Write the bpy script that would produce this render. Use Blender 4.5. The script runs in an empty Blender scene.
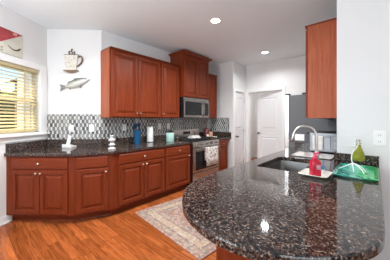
import bpy, bmesh, math, random
from mathutils import Vector, Matrix
random.seed(7)
R = math.radians
SC = bpy.context.scene
COL = SC.collection

# ------------------------------------------------------------------ camera, world, light, exposure
cd = bpy.data.cameras.new('camera')
cd.sensor_fit = 'HORIZONTAL'; cd.sensor_width = 36.0
cd.lens = 36.0 * 204.26 / 390.0
cd.shift_y = -10.2 / 390.0
cd.clip_start = 0.02
cam = bpy.data.objects.new('camera', cd); COL.objects.link(cam)
cam.location = (3.364, 0.0, 1.3446)
cam.rotation_euler = (R(90), 0, R(41.42))
SC.camera = cam

SC.view_settings.view_transform = 'Standard'
SC.view_settings.look = 'None'
SC.view_settings.gamma = 1.0
SC.view_settings.use_curve_mapping = False
SC.view_settings.exposure = 0.36

w = bpy.data.worlds.new('sky'); SC.world = w; w.use_nodes = True
nt = w.node_tree; nt.nodes.clear()
sky = nt.nodes.new('ShaderNodeTexSky'); sky.sky_type = 'NISHITA'
sky.sun_disc = False; sky.sun_elevation = R(48); sky.sun_rotation = R(200); sky.air_density = 1.0
bgn = nt.nodes.new('ShaderNodeBackground'); bgn.inputs['Strength'].default_value = 0.22
won = nt.nodes.new('ShaderNodeOutputWorld')
nt.links.new(sky.outputs[0], bgn.inputs[0]); nt.links.new(bgn.outputs[0], won.inputs[0])

def light(name, kind, loc, direction, energy, color=(1, 1, 1), size=1.0, size_y=None, spread=None):
    ld = bpy.data.lights.new(name, kind); ld.energy = energy; ld.color = color
    if kind == 'AREA':
        ld.size = size
        if size_y: ld.shape = 'RECTANGLE'; ld.size_y = size_y
        else: ld.shape = 'DISK'
        if spread: ld.spread = spread
    o = bpy.data.objects.new(name, ld); COL.objects.link(o)
    o.location = loc
    o.rotation_euler = Vector(direction).to_track_quat('-Z', 'Y').to_euler()
    return o
s = light('sun', 'SUN', (-6, -4, 8), (0.62, 0.42, -1.65), 10.0, (1.0, 0.84, 0.56)); s.data.angle = R(0.5)
# fill lamps added behind the camera
light('fill_rear', 'AREA', (4.35, -2.86, 1.30), (-0.25, 1, 0.9), 10, (.83, .93, 1.0), 2.2, 2.2)
light('fill_side', 'AREA', (5.38, -1.0, 1.6), (-1, 0.28, 0.95), 50, (.83, .93, 1.0), 2.4, 1.6)
light('fill_bay', 'AREA', (1.75, -1.75, 1.7), (0.74, 0.68, 1.05), 45, (.83, .93, 1.0), 1.8, 1.4)
_p = light('bay_fill_bulb', 'POINT', (1.10, -.32, 2.08), (0, 0, -1), 40, (.86, .94, 1.0)); _p.data.shadow_soft_size = .09  # added bulb that fills the bay walls and the ceiling
light('hall_fill', 'AREA', (1.2, 5.95, 2.7), (0, 0, -1), 15, (1, 0.98, 0.95), 0.5)  # added unseen light that brightens the hall behind the ajar door

# ------------------------------------------------------------------ helpers
def link(name, data, parent=None, loc=(0, 0, 0), rot=0.0):
    o = bpy.data.objects.new(name, data); COL.objects.link(o)
    if parent: o.parent = parent
    o.location = loc; o.rotation_euler = (0, 0, rot)
    return o

def tag(o, label=None, cat=None, group=None, kind=None):
    if label: o['label'] = label
    if cat: o['category'] = cat
    if group: o['group'] = group
    if kind: o['kind'] = kind
    return o

def thing(name, label, cat, loc=(0, 0, 0), rot=0.0, group=None):
    return tag(link(name, None, None, loc, rot), label, cat, group)

def obj(name, bm, mat, parent=None, loc=(0, 0, 0), rot=0.0, smooth=None, bevel=0.0, seg=2, subsurf=0):
    bmesh.ops.recalc_face_normals(bm, faces=bm.faces[:])
    me = bpy.data.meshes.new(name); bm.to_mesh(me); bm.free()
    mats = mat if isinstance(mat, (list, tuple)) else [mat]
    for m in mats: me.materials.append(m)
    o = link(name, me, parent, loc, rot)
    if bevel:
        b = o.modifiers.new('bevel', 'BEVEL'); b.width = bevel; b.segments = seg
        b.limit_method = 'ANGLE'; b.angle_limit = R(40); b.harden_normals = False
    if subsurf:
        q = o.modifiers.new('sub', 'SUBSURF'); q.levels = subsurf; q.render_levels = subsurf
    if smooth is not None:
        me.polygons.foreach_set('use_smooth', [True] * len(me.polygons))
        if smooth < 180:
            me.set_sharp_from_angle(angle=R(smooth))
    return o

def B(): return bmesh.new()

def box(bm, x0, x1, y0, y1, z0, z1):
    v = [bm.verts.new((x, y, z)) for x in (x0, x1) for y in (y0, y1) for z in (z0, z1)]
    for f in ((0, 1, 3, 2), (4, 6, 7, 5), (0, 4, 5, 1), (2, 3, 7, 6), (0, 2, 6, 4), (1, 5, 7, 3)):
        bm.faces.new([v[i] for i in f])
    return bm

def prism(bm, poly, z0, z1):
    a = [bm.verts.new((p[0], p[1], z0)) for p in poly]
    b = [bm.verts.new((p[0], p[1], z1)) for p in poly]
    n = len(poly)
    bm.faces.new(a[::-1]); bm.faces.new(b)
    for i in range(n): bm.faces.new((a[i], a[(i + 1) % n], b[(i + 1) % n], b[i]))
    return bm

def prism_axis(bm, poly, a0, a1, axis):
    """extrude a 2-D outline along x or y; poly gives (other, z)"""
    def p(q, t): return (t, q[0], q[1]) if axis == 'x' else (q[0], t, q[1])
    a = [bm.verts.new(p(q, a0)) for q in poly]; b = [bm.verts.new(p(q, a1)) for q in poly]
    n = len(poly)
    bm.faces.new(a[::-1]); bm.faces.new(b)
    for i in range(n): bm.faces.new((a[i], a[(i + 1) % n], b[(i + 1) % n], b[i]))
    return bm

def loft(bm, loops, cap=True, close=True):
    rows = [[bm.verts.new(p) for p in l] for l in loops]
    for a, b in zip(rows, rows[1:]):
        n = len(a)
        for i in range(n if close else n - 1):
            bm.faces.new((a[i], a[(i + 1) % n], b[(i + 1) % n], b[i]))
    if cap: bm.faces.new(rows[0][::-1]); bm.faces.new(rows[-1])
    return bm

def lathe(bm, prof, c=(0, 0, 0), n=24, axis='z'):
    loops = []
    for r, h in prof:
        l = []
        for i in range(n):
            t = 2 * math.pi * i / n; a, b = r * math.cos(t), r * math.sin(t)
            if axis == 'z': l.append((c[0] + a, c[1] + b, c[2] + h))
            elif axis == 'x': l.append((c[0] + h, c[1] + a, c[2] + b))
            else: l.append((c[0] + a, c[1] + h, c[2] + b))
        loops.append(l)
    return loft(bm, loops)

def tube(bm, pts, rad, n=10):
    pts = [Vector(p) for p in pts]
    rads = rad if isinstance(rad, (list, tuple)) else [rad] * len(pts)
    loops = []; ref = None
    for i, p in enumerate(pts):
        d = (pts[min(i + 1, len(pts) - 1)] - pts[max(i - 1, 0)]).normalized()
        if ref is None:
            ref = d.orthogonal().normalized()
        else:
            ref = (ref - d * ref.dot(d)).normalized()
        u = ref; v = d.cross(u)
        loops.append([tuple(p + (u * math.cos(2 * math.pi * k / n) + v * math.sin(2 * math.pi * k / n)) * rads[i]) for k in range(n)])
    return loft(bm, loops)

def smoothpath(pts, k=6):
    pts = [Vector(p) for p in pts]; out = []
    for i in range(len(pts) - 1):
        p0 = pts[max(i - 1, 0)]; p1 = pts[i]; p2 = pts[i + 1]; p3 = pts[min(i + 2, len(pts) - 1)]
        for j in range(k):
            t = j / k
            out.append(0.5 * ((2 * p1) + (p2 - p0) * t + (2 * p0 - 5 * p1 + 4 * p2 - p3) * t * t + (3 * p1 - p0 - 3 * p2 + p3) * t ** 3))
    out.append(pts[-1]); return out

def rings(bm, x0, x1, z0, z1, prof, yback=0.0):
    """panelled front: prof = (inset, y) rings from the outer edge inwards; front faces -y"""
    loops = [[(x0, yback, z0), (x1, yback, z0), (x1, yback, z1), (x0, yback, z1)]]
    for ins, y in prof:
        loops.append([(x0 + ins, y, z0 + ins), (x1 - ins, y, z0 + ins), (x1 - ins, y, z1 - ins), (x0 + ins, y, z1 - ins)])
    return loft(bm, loops)

def offset_poly(poly, d):
    """inward (d>0) mitred offset of a counter-clockwise outline"""
    out = []; n = len(poly)
    for i in range(n):
        p0, p1, p2 = Vector(poly[i - 1]), Vector(poly[i]), Vector(poly[(i + 1) % n])
        a = (p1 - p0).normalized(); b = (p2 - p1).normalized()
        na = Vector((-a.y, a.x)); nb = Vector((-b.y, b.x))
        m = (na + nb); m.normalize(); k = d / max(0.3, m.dot(na))
        out.append(tuple(p1 + m * k))
    return out

def slab(bm, poly, z0, z1, r=0.006, hole=None):
    """counter slab with eased edges and, if asked, a cut-out"""
    lv = [(r, z0), (0, z0 + r), (0, z1 - r), (r * .3, z1 - r * .3), (r, z1)]
    rows = [[bm.verts.new((x, y, z)) for x, y in (offset_poly(poly, o) if o else poly)] for o, z in lv]
    n = len(poly)
    for a, b in zip(rows, rows[1:]):
        for i in range(n): bm.faces.new((a[i], a[(i + 1) % n], b[(i + 1) % n], b[i]))
    hr = []
    if hole:
        hr = [[bm.verts.new((x, y, z)) for x, y in hole] for z in (z0, z1)]
        m = len(hole)
        for i in range(m): bm.faces.new((hr[0][i], hr[0][(i + 1) % m], hr[1][(i + 1) % m], hr[1][i]))
    for row, k in ((rows[0], 0), (rows[-1], 1)):
        es = [bm.edges.get((row[i], row[(i + 1) % n])) for i in range(n)]
        if hole:
            h = hr[k]; es += [bm.edges.get((h[i], h[(i + 1) % len(h)])) for i in range(len(h))]
        bmesh.ops.triangle_fill(bm, edges=es, use_beauty=True)
    return bm

def rrect(x0, x1, y0, y1, r, n=5):
    out = []
    for cx, cy, a in ((x1 - r, y1 - r, 0), (x0 + r, y1 - r, 90), (x0 + r, y0 + r, 180), (x1 - r, y0 + r, 270)):
        for i in range(n + 1):
            t = R(a + 90 * i / n); out.append((cx + r * math.cos(t), cy + r * math.sin(t)))
    return out

# ------------------------------------------------------------------ materials
class MT:
    def __init__(self, name, rough=0.5, metal=0.0, col=(.8, .8, .8), spec=0.5, **kw):
        self.m = bpy.data.materials.new(name); self.m.use_nodes = True
        self.t = self.m.node_tree; self.b = self.t.nodes['Principled BSDF']
        self.b.inputs['Base Color'].default_value = (*col, 1)
        self.b.inputs['Roughness'].default_value = rough
        self.b.inputs['Metallic'].default_value = metal
        self.b.inputs['Specular IOR Level'].default_value = spec
        for k, v in kw.items(): self.b.inputs[k].default_value = v
    def n(self, t, **kw):
        nd = self.t.nodes.new(t)
        for k, v in kw.items(): setattr(nd, k, v)
        return nd
    def l(self, a, b): self.t.links.new(a, b)
    def math(self, op, a, b=None, c=None):
        nd = self.n('ShaderNodeMath', operation=op)
        for i, v in enumerate((a, b, c)):
            if v is None: continue
            if isinstance(v, (int, float)): nd.inputs[i].default_value = v
            else: self.l(v, nd.inputs[i])
        return nd.outputs[0]
    def coord(self, scale=(1, 1, 1), rot=(0, 0, 0), loc=(0, 0, 0)):
        tc = self.n('ShaderNodeTexCoord'); mp = self.n('ShaderNodeMapping')
        mp.inputs['Scale'].default_value = scale; mp.inputs['Rotation'].default_value = rot; mp.inputs['Location'].default_value = loc
        self.l(tc.outputs['Object'], mp.inputs['Vector']); return mp.outputs[0]
    def noise(self, vec, scale, detail=4, rough=.5, dist=0):
        nd = self.n('ShaderNodeTexNoise'); nd.inputs['Scale'].default_value = scale
        nd.inputs['Detail'].default_value = detail; nd.inputs['Roughness'].default_value = rough
        nd.inputs['Distortion'].default_value = dist
        self.l(vec, nd.inputs['Vector']); return nd.outputs[0]
    def ramp(self, fac, stops, interp='LINEAR'):
        nd = self.n('ShaderNodeValToRGB'); cr = nd.color_ramp; cr.interpolation = interp
        while len(cr.elements) < len(stops): cr.elements.new(0.5)
        for e, (p, c) in zip(cr.elements, stops): e.position = p; e.color = (*c, 1)
        self.l(fac, nd.inputs[0]); return nd.outputs[0]
    def mix(self, fac, a, b, mode='MIX'):
        nd = self.n('ShaderNodeMix', data_type='RGBA', blend_type=mode)
        for k, v in ((0, fac), (6, a), (7, b)):
            if isinstance(v, (int, float)): nd.inputs[k].default_value = v
            elif isinstance(v, tuple): nd.inputs[k].default_value = (*v, 1)
            else: self.l(v, nd.inputs[k])
        return nd.outputs[2]
    def color(self, c): self.l(c, self.b.inputs['Base Color']); return self
    def bump(self, h, strength=.2, dist=.002):
        nd = self.n('ShaderNodeBump'); nd.inputs['Strength'].default_value = strength; nd.inputs['Distance'].default_value = dist
        self.l(h, nd.inputs['Height']); self.l(nd.outputs[0], self.b.inputs['Normal']); return self

def plain(name, col, rough=.5, metal=0.0, var=.06, scale=25, **kw):
    m = MT(name, rough, metal, col, **kw)
    f = m.noise(m.coord(), scale, 3)
    c = m.ramp(f, [(.3, tuple(max(0, v * (1 - var)) for v in col)), (.7, tuple(min(1, v * (1 + var)) for v in col))])
    m.color(c); return m.m

def cherry(name, horiz=False, k=1.0, ramp=None):
    m = MT(name, .40, 0, spec=.2)
    sc = (2.5, 40, 40) if horiz else (40, 40, 2.5)
    g = m.noise(m.coord(sc), 1.0, 5, .6, .6)
    h = m.noise(m.coord((3, 3, 3)), 1.0, 2)
    c = m.ramp(g, [(.25, (.120 * k, .0175 * k, .0052 * k)), (.5, (.190 * k, .032 * k, .0088 * k)), (.78, (.262 * k, .050 * k, .0135 * k))])
    c = m.mix(m.math('MULTIPLY', h, .35), c, (.155 * k, .027 * k, .008 * k))
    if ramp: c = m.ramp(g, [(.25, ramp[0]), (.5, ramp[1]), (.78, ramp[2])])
    m.color(c); return m.m

def granite(name):
    m = MT(name, .06, 0, spec=.45)
    v = m.coord()
    wob = m.n('ShaderNodeTexNoise'); wob.inputs['Scale'].default_value = 90; m.l(v, wob.inputs['Vector'])
    mp = m.n('ShaderNodeVectorMath', operation='SCALE'); mp.inputs['Scale'].default_value = .012
    m.l(wob.outputs['Color'], mp.inputs[0])
    ad = m.n('ShaderNodeVectorMath', operation='ADD'); m.l(v, ad.inputs[0]); m.l(mp.outputs[0], ad.inputs[1])
    def vor(scale):
        nd = m.n('ShaderNodeTexVoronoi'); nd.inputs['Scale'].default_value = scale; m.l(ad.outputs[0], nd.inputs['Vector'])
        sp = m.n('ShaderNodeSeparateColor'); m.l(nd.outputs['Color'], sp.inputs[0]); return sp.outputs[0], nd.outputs['Distance']
    a, da = vor(132); b, db = vor(260)
    ca = m.ramp(a, [(0, (.007, .007, .008)), (.34, (.022, .017, .015)), (.47, (.070, .043, .032)), (.62, (.142, .088, .064)), (.80, (.022, .022, .026)), (.91, (.25, .20, .17))], 'CONSTANT')
    cb = m.ramp(b, [(0, (.010, .010, .012)), (.50, (.036, .030, .029)), (.74, (.10, .072, .060)), (.92, (.20, .17, .155))], 'CONSTANT')
    big = m.noise(v, 5, 3)
    c = m.mix(m.math('MULTIPLY', m.math('GREATER_THAN', m.noise(v, 70, 2), .54), .85), ca, cb)
    m.color(c); return m.m

def floor_mat():
    m = MT('oak_strip_floor', .25, 0, spec=.35)
    tc = m.n('ShaderNodeTexCoord'); sp = m.n('ShaderNodeSeparateXYZ'); m.l(tc.outputs['Object'], sp.inputs[0])
    x, y = sp.outputs[0], sp.outputs[1]
    W = .086
    row = m.math('FLOOR', m.math('DIVIDE', y, W))
    wn = m.n('ShaderNodeTexWhiteNoise', noise_dimensions='1D'); m.l(row, wn.inputs['W'])
    xs = m.math('ADD', m.math('DIVIDE', x, .95), m.math('MULTIPLY', wn.outputs[0], 7.3))
    col = m.math('FLOOR', xs)
    cv = m.n('ShaderNodeCombineXYZ'); m.l(row, cv.inputs[0]); m.l(col, cv.inputs[1])
    w2 = m.n('ShaderNodeTexWhiteNoise', noise_dimensions='3D'); m.l(cv.outputs[0], w2.inputs['Vector'])
    off = m.n('ShaderNodeVectorMath', operation='SCALE'); m.l(w2.outputs['Color'], off.inputs[0]); off.inputs['Scale'].default_value = 30
    mp = m.n('ShaderNodeMapping'); mp.inputs['Scale'].default_value = (2.2, 26, 1); m.l(tc.outputs['Object'], mp.inputs[0])
    ad = m.n('ShaderNodeVectorMath', operation='ADD'); m.l(mp.outputs[0], ad.inputs[0]); m.l(off.outputs[0], ad.inputs[1])
    g = m.noise(ad.outputs[0], 1.0, 6, .62, 1.6)
    c = m.ramp(g, [(.28, (.17, .040, .010)), (.5, (.33, .085, .021)), (.72, (.48, .145, .041))])
    c = m.mix(.75, c, m.ramp(w2.outputs[0], [(0, (.62, .56, .52)), (.5, (.95, .93, .92)), (1, (1.25, 1.25, 1.25))]), 'MULTIPLY')
    fy = m.math('FRACT', m.math('DIVIDE', y, W)); fx = m.math('FRACT', xs)
    seam = m.math('MAXIMUM', m.math('LESS_THAN', fy, .03), m.math('LESS_THAN', fx, .004))
    c = m.mix(m.math('MULTIPLY', seam, .75), c, (.045, .014, .006))
    m.color(c); m.bump(m.math('SUBTRACT', m.math('MULTIPLY', g, .3), seam), .15, .001)
    return m.m

def mosaic():
    m = MT('glass_stone_mosaic', .25, 0, spec=.4)
    tc = m.n('ShaderNodeTexCoord'); sp = m.n('ShaderNodeSeparateXYZ'); m.l(tc.outputs['Object'], sp.inputs[0])
    u, z = sp.outputs[0], sp.outputs[2]
    V = m.math('DIVIDE', z, .0585); cv = m.math('FLOOR', V)
    odd = m.math('FRACT', m.math('MULTIPLY', cv, .5))
    jit = m.n('ShaderNodeTexWhiteNoise', noise_dimensions='1D'); m.l(cv, jit.inputs['W'])
    U = m.math('ADD', m.math('ADD', m.math('DIVIDE', u, .066), odd), m.math('MULTIPLY', jit.outputs[0], .25)); cu = m.math('FLOOR', U)
    cb = m.n('ShaderNodeCombineXYZ'); m.l(cu, cb.inputs[0]); m.l(cv, cb.inputs[1])
    wn = m.n('ShaderNodeTexWhiteNoise', noise_dimensions='3D'); m.l(cb.outputs[0], wn.inputs['Vector'])
    c = m.ramp(wn.outputs[0], [(0, (.18, .18, .175)), (.25, (.26, .255, .24)), (.5, (.12, .12, .12)), (.68, (.33, .325, .31)), (.88, (.075, .075, .078))], 'CONSTANT')
    fu = m.math('FRACT', U)
    sw_ = m.ramp(wn.outputs[1], [(0, (.66, .66, .64)), (.7, (.50, .50, .48)), (.85, (.30, .29, .28))], 'CONSTANT')
    c = m.mix(m.math('LESS_THAN', fu, .34), c, sw_)
    gu = m.math('MAXIMUM', m.math('LESS_THAN', fu, .03), m.math('COMPARE', fu, .36, .02)); gv = m.math('LESS_THAN', m.math('FRACT', V), .06)
    c = m.mix(gu, c, (.45, .445, .43)); c = m.mix(gv, c, (.16, .16, .155))
    m.color(c); m.bump(m.math('SUBTRACT', 1.0, m.math('MAXIMUM', gu, gv)), .3, .001)
    return m.m

def rug_mat(hx, hy):
    m = MT('oriental_rug_pile', .95, 0, spec=.1)
    tc = m.n('ShaderNodeTexCoord'); sp = m.n('ShaderNodeSeparateXYZ'); m.l(tc.outputs['Object'], sp.inputs[0])
    dx = m.math('SUBTRACT', hx, m.math('ABSOLUTE', sp.outputs[0])); dy = m.math('SUBTRACT', hy, m.math('ABSOLUTE', sp.outputs[1]))
    d = m.math('MINIMUM', dx, dy)
    base = m.ramp(m.math('DIVIDE', d, .5), [(0, (.42, .17, .11)), (.05, (.13, .11, .11)), (.09, (.30, .22, .17)), (.20, (.12, .10, .105)), (.25, (.46, .36, .25)), (.44, (.12, .10, .105)), (.48, (.30, .22, .17)), (.58, (.12, .10, .105)), (.62, (.28, .15, .115))], 'CONSTANT')
    v = m.coord()
    def vor(s, feat='F1'):
        nd = m.n('ShaderNodeTexVoronoi'); nd.inputs['Scale'].default_value = s; m.l(v, nd.inputs['Vector']); return nd
    a = vor(16); b = vor(38)
    sa = m.n('ShaderNodeSeparateColor'); m.l(a.outputs['Color'], sa.inputs[0])
    sb = m.n('ShaderNodeSeparateColor'); m.l(b.outputs['Color'], sb.inputs[0])
    mot = m.ramp(sb.outputs[0], [(0, (.34, .18, .13)), (.3, (.46, .38, .30)), (.52, (.11, .11, .13)), (.75, (.30, .14, .10)), (.9, (.52, .44, .36))], 'CONSTANT')
    flower = m.math('LESS_THAN', m.math('ADD', a.outputs['Distance'], m.math('MULTIPLY', b.outputs['Distance'], .5)), .42)
    c = m.mix(m.math('MULTIPLY', flower, .6), base, mot)
    c = m.mix(.45, c, mot)
    c = m.mix(.25, c, m.ramp(m.noise(v, 120, 2), [(.3, (.12, .09, .08)), (.7, (.5, .40, .33))]))
    m.color(c); m.bump(m.noise(v, 300, 2), .4, .002)
    return m.m

def glassy(name, col, rough=.02, ior=1.45, alpha=None):
    m = MT(name, rough, 0, col); m.b.inputs['Transmission Weight'].default_value = 1.0; m.b.inputs['IOR'].default_value = ior
    return m.m

def pane_mat():
    m = MT('window_pane', .0); t = m.t
    tr = m.n('ShaderNodeBsdfTransparent'); gl = m.n('ShaderNodeBsdfGlossy'); gl.inputs['Roughness'].default_value = .0
    mx = m.n('ShaderNodeMixShader')
    mx.inputs[0].default_value = .04; m.l(tr.outputs[0], mx.inputs[1]); m.l(gl.outputs[0], mx.inputs[2])
    m.l(mx.outputs[0], t.nodes['Material Output'].inputs['Surface']); return m.m

def emit(name, col, st):
    m = MT(name); m.b.inputs['Emission Color'].default_value = (*col, 1); m.b.inputs['Emission Strength'].default_value = st; return m.m

def steel(name, col=(.58, .55, .52), rough=.3, horiz=True):
    m = MT(name, rough, 1.0, col)
    f = m.noise(m.coord((2, 2, 220) if horiz else (220, 220, 2)), 1, 3)
    c = m.ramp(f, [(.3, tuple(v * .9 for v in col)), (.7, tuple(min(1, v * 1.08) for v in col))]); m.color(c)
    return m.m

WOOD = cherry('cherry_vertical'); WOODH = cherry('cherry_horizontal', True); WOODLIT = cherry('cherry_end_lit', ramp=((.26, .060, .025), (.36, .092, .040), (.45, .135, .065)))  # last wood has window light and glare mixed into its colour
GRAN = granite('brown_black_granite')
MOS = mosaic()
WALL = plain('wall_paint', (.78, .78, .775), .6, var=.01, scale=3)
CEIL = plain('ceiling_paint', (.83, .90, .935), .8, var=.01, scale=3)
TRIM = plain('white_trim_paint', (.84, .84, .83), .35, var=.01)
DOORP = plain('white_door_paint', (.78, .78, .78), .4, var=.01)
STEEL = steel('brushed_stainless', (.48, .445, .41), .24)
NICK = plain('brushed_nickel', (.68, .63, .55), .25, 1.0, var=.04)
DKNICK = plain('aged_nickel', (.26, .24, .22), .3, 1.0, var=.04)
SATIN = plain('satin_faucet_nickel', (.50, .47, .44), .28, 1.0, var=.03)
BLACK = plain('black_enamel', (.012, .012, .013), .18, var=.1)
MATTE = plain('black_iron', (.02, .02, .02), .6, var=.15)
DGLASS = plain('dark_oven_glass', (.012, .012, .014), .08, var=.05, spec=.3)
GREY = plain('grey_fridge_side', (.095, .097, .103), .45, var=.03)
WPLAST = plain('white_plastic', (.90, .90, .885), .35, var=.02)
SLOT = plain('dark_slot', (.05, .05, .05), .5)
CERAM = plain('white_ceramic', (.80, .79, .74), .15, var=.03)
PANE = pane_mat()

# ------------------------------------------------------------------ room shell
H = 2.814
YB, XP, YP, YN, XR = 5.136, .7056, 4.445, 2.479, 3.075
CW = Vector((-.605, .891))                      # corner of the window wall and the fish wall
wd = Vector((math.cos(R(-55.5)), math.sin(R(-55.5))))         # window wall runs this way, towards the camera side
CF = Vector((0, 1.496))                         # corner of the fish wall and the cabinet wall
T = .12
wn_ = Vector((wd.y, -wd.x)); wn_ = wn_ if wn_.dot(Vector((-1, -1))) > 0 else -wn_   # outwards
fd = (CF - CW).normalized(); fn = Vector((-fd.y, fd.x))
WL = 4.79                                       # length of the window wall
WE = CW + wd * WL

def struct(name, bm, mat, **kw):
    o = obj(name, bm, mat, **kw); o['kind'] = 'structure'; return o

fl = [(CW.x - .3, CW.y + .1), (WE.x - .1, WE.y - .25), (5.62, -3.1), (5.62, 2.7), (3.3, 2.7), (3.3, 7.0), (-.2, 7.0), (-.2, 1.7)]
struct('floor', prism(B(), fl, -.10, 0), floor_mat())
struct('ceiling', prism(B(), fl, H, H + .1), CEIL)

# window wall in its own frame: x along wd from the corner, y outwards, z up
wrot = math.atan2(wd.y, wd.x)
def wloc(x, y): return CW + wd * x + wn_ * y
wsgn = 1 if Vector((-wd.y, wd.x)).dot(wn_) > 0 else -1
bm = B()
wx0, wx1, wz0, wz1 = .135, 1.66, 1.160, 2.105
box(bm, -.14, wx0, 0, wsgn * T, 0, H); box(bm, wx1, WL, 0, wsgn * T, 0, H)
box(bm, wx0, wx1, 0, wsgn * T, 0, wz0); box(bm, wx0, wx1, 0, wsgn * T, wz1, H)
struct('wall_left', bm, WALL, loc=(CW.x, CW.y, 0), rot=wrot)
# fish wall
L = (CF - CW).length
bm = B(); box(bm, .0, L, .0, T, 0, H)
struct('wall_corner', bm, WALL, loc=(CW.x, CW.y, 0), rot=math.atan2(fd.y, fd.x))
struct('wall_cabinets', box(B(), -T, 0, CF.y, YP + .3, 0, H), WALL)
struct('wall_pantry', prism(B(), [(0, YP), (XP, YP), (XP, 4.53), (XP - T, 4.53), (XP - T, YP + T), (0, YP + T)], 0, H), WALL)
bm = B(); box(bm, XP - T, XP, 4.53, 5.03, 2.075, H); box(bm, XP - T, XP, 5.03, YB + T, 0, H)
struct('wall_pantry_side', bm, WALL)
DX0, DX1, DZ = .765, 1.665, 2.085
bm = B(); box(bm, XP, DX0, YB, YB + T, 0, H); box(bm, DX0, DX1, YB, YB + T, DZ, H); box(bm, DX1, XR + T, YB, YB + T, 0, H)
struct('wall_back', bm, WALL)
struct('wall_right', box(B(), XR, XR + T, YN + .13, YB, 0, H), WALL)
struct('wall_near', box(B(), XR, 5.6, YN, YN + .13, 0, H), WALL)
struct('wall_side', box(B(), 5.45, 5.57, -2.95, YN, 0, H), WALL)
struct('wall_rear', box(B(), WE.x - .2, 5.57, -3.07, -2.95, 0, H), WALL)
bm = B(); box(bm, 0, .1, YB + T, 6.9, 0, H); box(bm, 2.6, 2.7, YB + T, 6.9, 0, H); box(bm, 0, 2.7, 6.9, 7.0, 0, H)
struct('wall_hall', bm, WALL)

# baseboards
bm = B(); box(bm, .575, WL - .1, -wsgn * .014, 0, 0, .097); box(bm, .575, WL - .1, -wsgn * .026, 0, 0, .018)
bm2 = struct('baseboard_left', bm, TRIM, loc=(CW.x, CW.y, 0), rot=wrot, bevel=.003)
struct('baseboard_near', box(B(), 3.42, 5.45, YN - .014, YN, 0, .10), TRIM, bevel=.003)
struct('baseboard_back', box(B(), 1.76, 2.2, YB - .014, YB, 0, .10), TRIM, bevel=.003)
struct('baseboard_hall', box(B(), .1, 2.6, 6.886, 6.9, 0, .10), TRIM, bevel=.003)

# ---- window 1
win = tag(link('window_1', None, None, (CW.x, CW.y, 0), wrot), kind='structure')
S = wsgn
bm = B(); cw = .118
box(bm, wx0 - cw, wx0, -S * .018, 0, wz0 - .02, wz1 + .09); box(bm, wx1, wx1 + cw, -S * .018, 0, wz0 - .02, wz1 + .09)
box(bm, wx0, wx1, -S * .018, 0, wz1, wz1 + .09)
obj('window_casing', bm, TRIM, win, bevel=.004)
bm = B(); box(bm, wx0 - cw - .02, wx1 + cw + .02, -S * .055, 0, wz0 - .045, wz0 - .02); box(bm, wx0 - cw, wx1 + cw, -S * .016, 0, wz0 - .115, wz0 - .045)
obj('window_sill', bm, TRIM, win, bevel=.004)
bm = B()
for a, b in ((wx0, (wx0 + wx1) / 2), ((wx0 + wx1) / 2, wx1)):
    zm = (wz0 + wz1) / 2
    for z0, z1, y in ((wz0, zm + .02, .07), (zm - .02, wz1, .095)):
        box(bm, a, a + .045, S * y, S * (y + .024), z0, z1); box(bm, b - .045, b, S * y, S * (y + .024), z0, z1)
        box(bm, a, b, S * y, S * (y + .024), z0, z0 + .045); box(bm, a, b, S * y, S * (y + .024), z1 - .045, z1)
obj('window_frame', bm, TRIM, win)
obj('window_pane', box(B(), wx0 + .02, wx1 - .02, S * .080, S * .084, wz0 + .02, wz1 - .02), PANE, win)

# ---- blind
SLAT = MT('cream_blind_slat', .45, 0, (.80, .74, .56)); SLAT.b.inputs['Subsurface Weight'].default_value = 0
SLATM = SLAT
f = SLATM.noise(SLATM.coord(), 8, 2); SLATM.color(SLATM.ramp(f, [(.3, (.70, .60, .36)), (.7, (.78, .68, .45))]))
_tl = SLATM.n('ShaderNodeBsdfTranslucent'); _tl.inputs[0].default_value = (.80, .72, .45, 1)
_mx = SLATM.n('ShaderNodeMixShader'); _mx.inputs[0].default_value = .35
SLATM.l(SLATM.b.outputs[0], _mx.inputs[1]); SLATM.l(_tl.outputs[0], _mx.inputs[2]); SLATM.l(_mx.outputs[0], SLATM.t.nodes['Material Output'].inputs['Surface'])
SLAT = SLATM.m
bl = thing('window_blind', 'cream horizontal slat blind hanging inside the white window frame', 'blind', (CW.x, CW.y, 0), wrot)
bx0, bx1 = wx0 + .012, wx1 - .012
obj('headrail', box(B(), bx0, bx1, S * .006, S * .060, wz1 - .050, wz1 - .004), SLAT, bl, bevel=.003)
bm = B(); nsl = 19; zt = wz1 - .075; zb_ = wz0 + .05
for i in range(nsl):
    z = zt + (zb_ - zt) * i / (nsl - 1)
    poly = [(S * .011, z - .011), (S * .033, z + .0015), (S * .055, z + .011), (S * .055, z + .0135), (S * .033, z + .004), (S * .011, z - .0085)]
    prism_axis(bm, poly, bx0, bx1, 'x')
obj('slats', bm, SLAT, bl)
obj('bottom_rail', box(B(), bx0, bx1, S * .010, S * .056, wz0 + .012, wz0 + .030), SLAT, bl, bevel=.003)
for x in (.36, .83, 1.3):
    bm = B(); box(bm, x, x + .022, S * .0055, S * .0068, wz0 + .02, wz1 - .03)
    obj('ladder_tape', bm, SLAT, bl)

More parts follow.
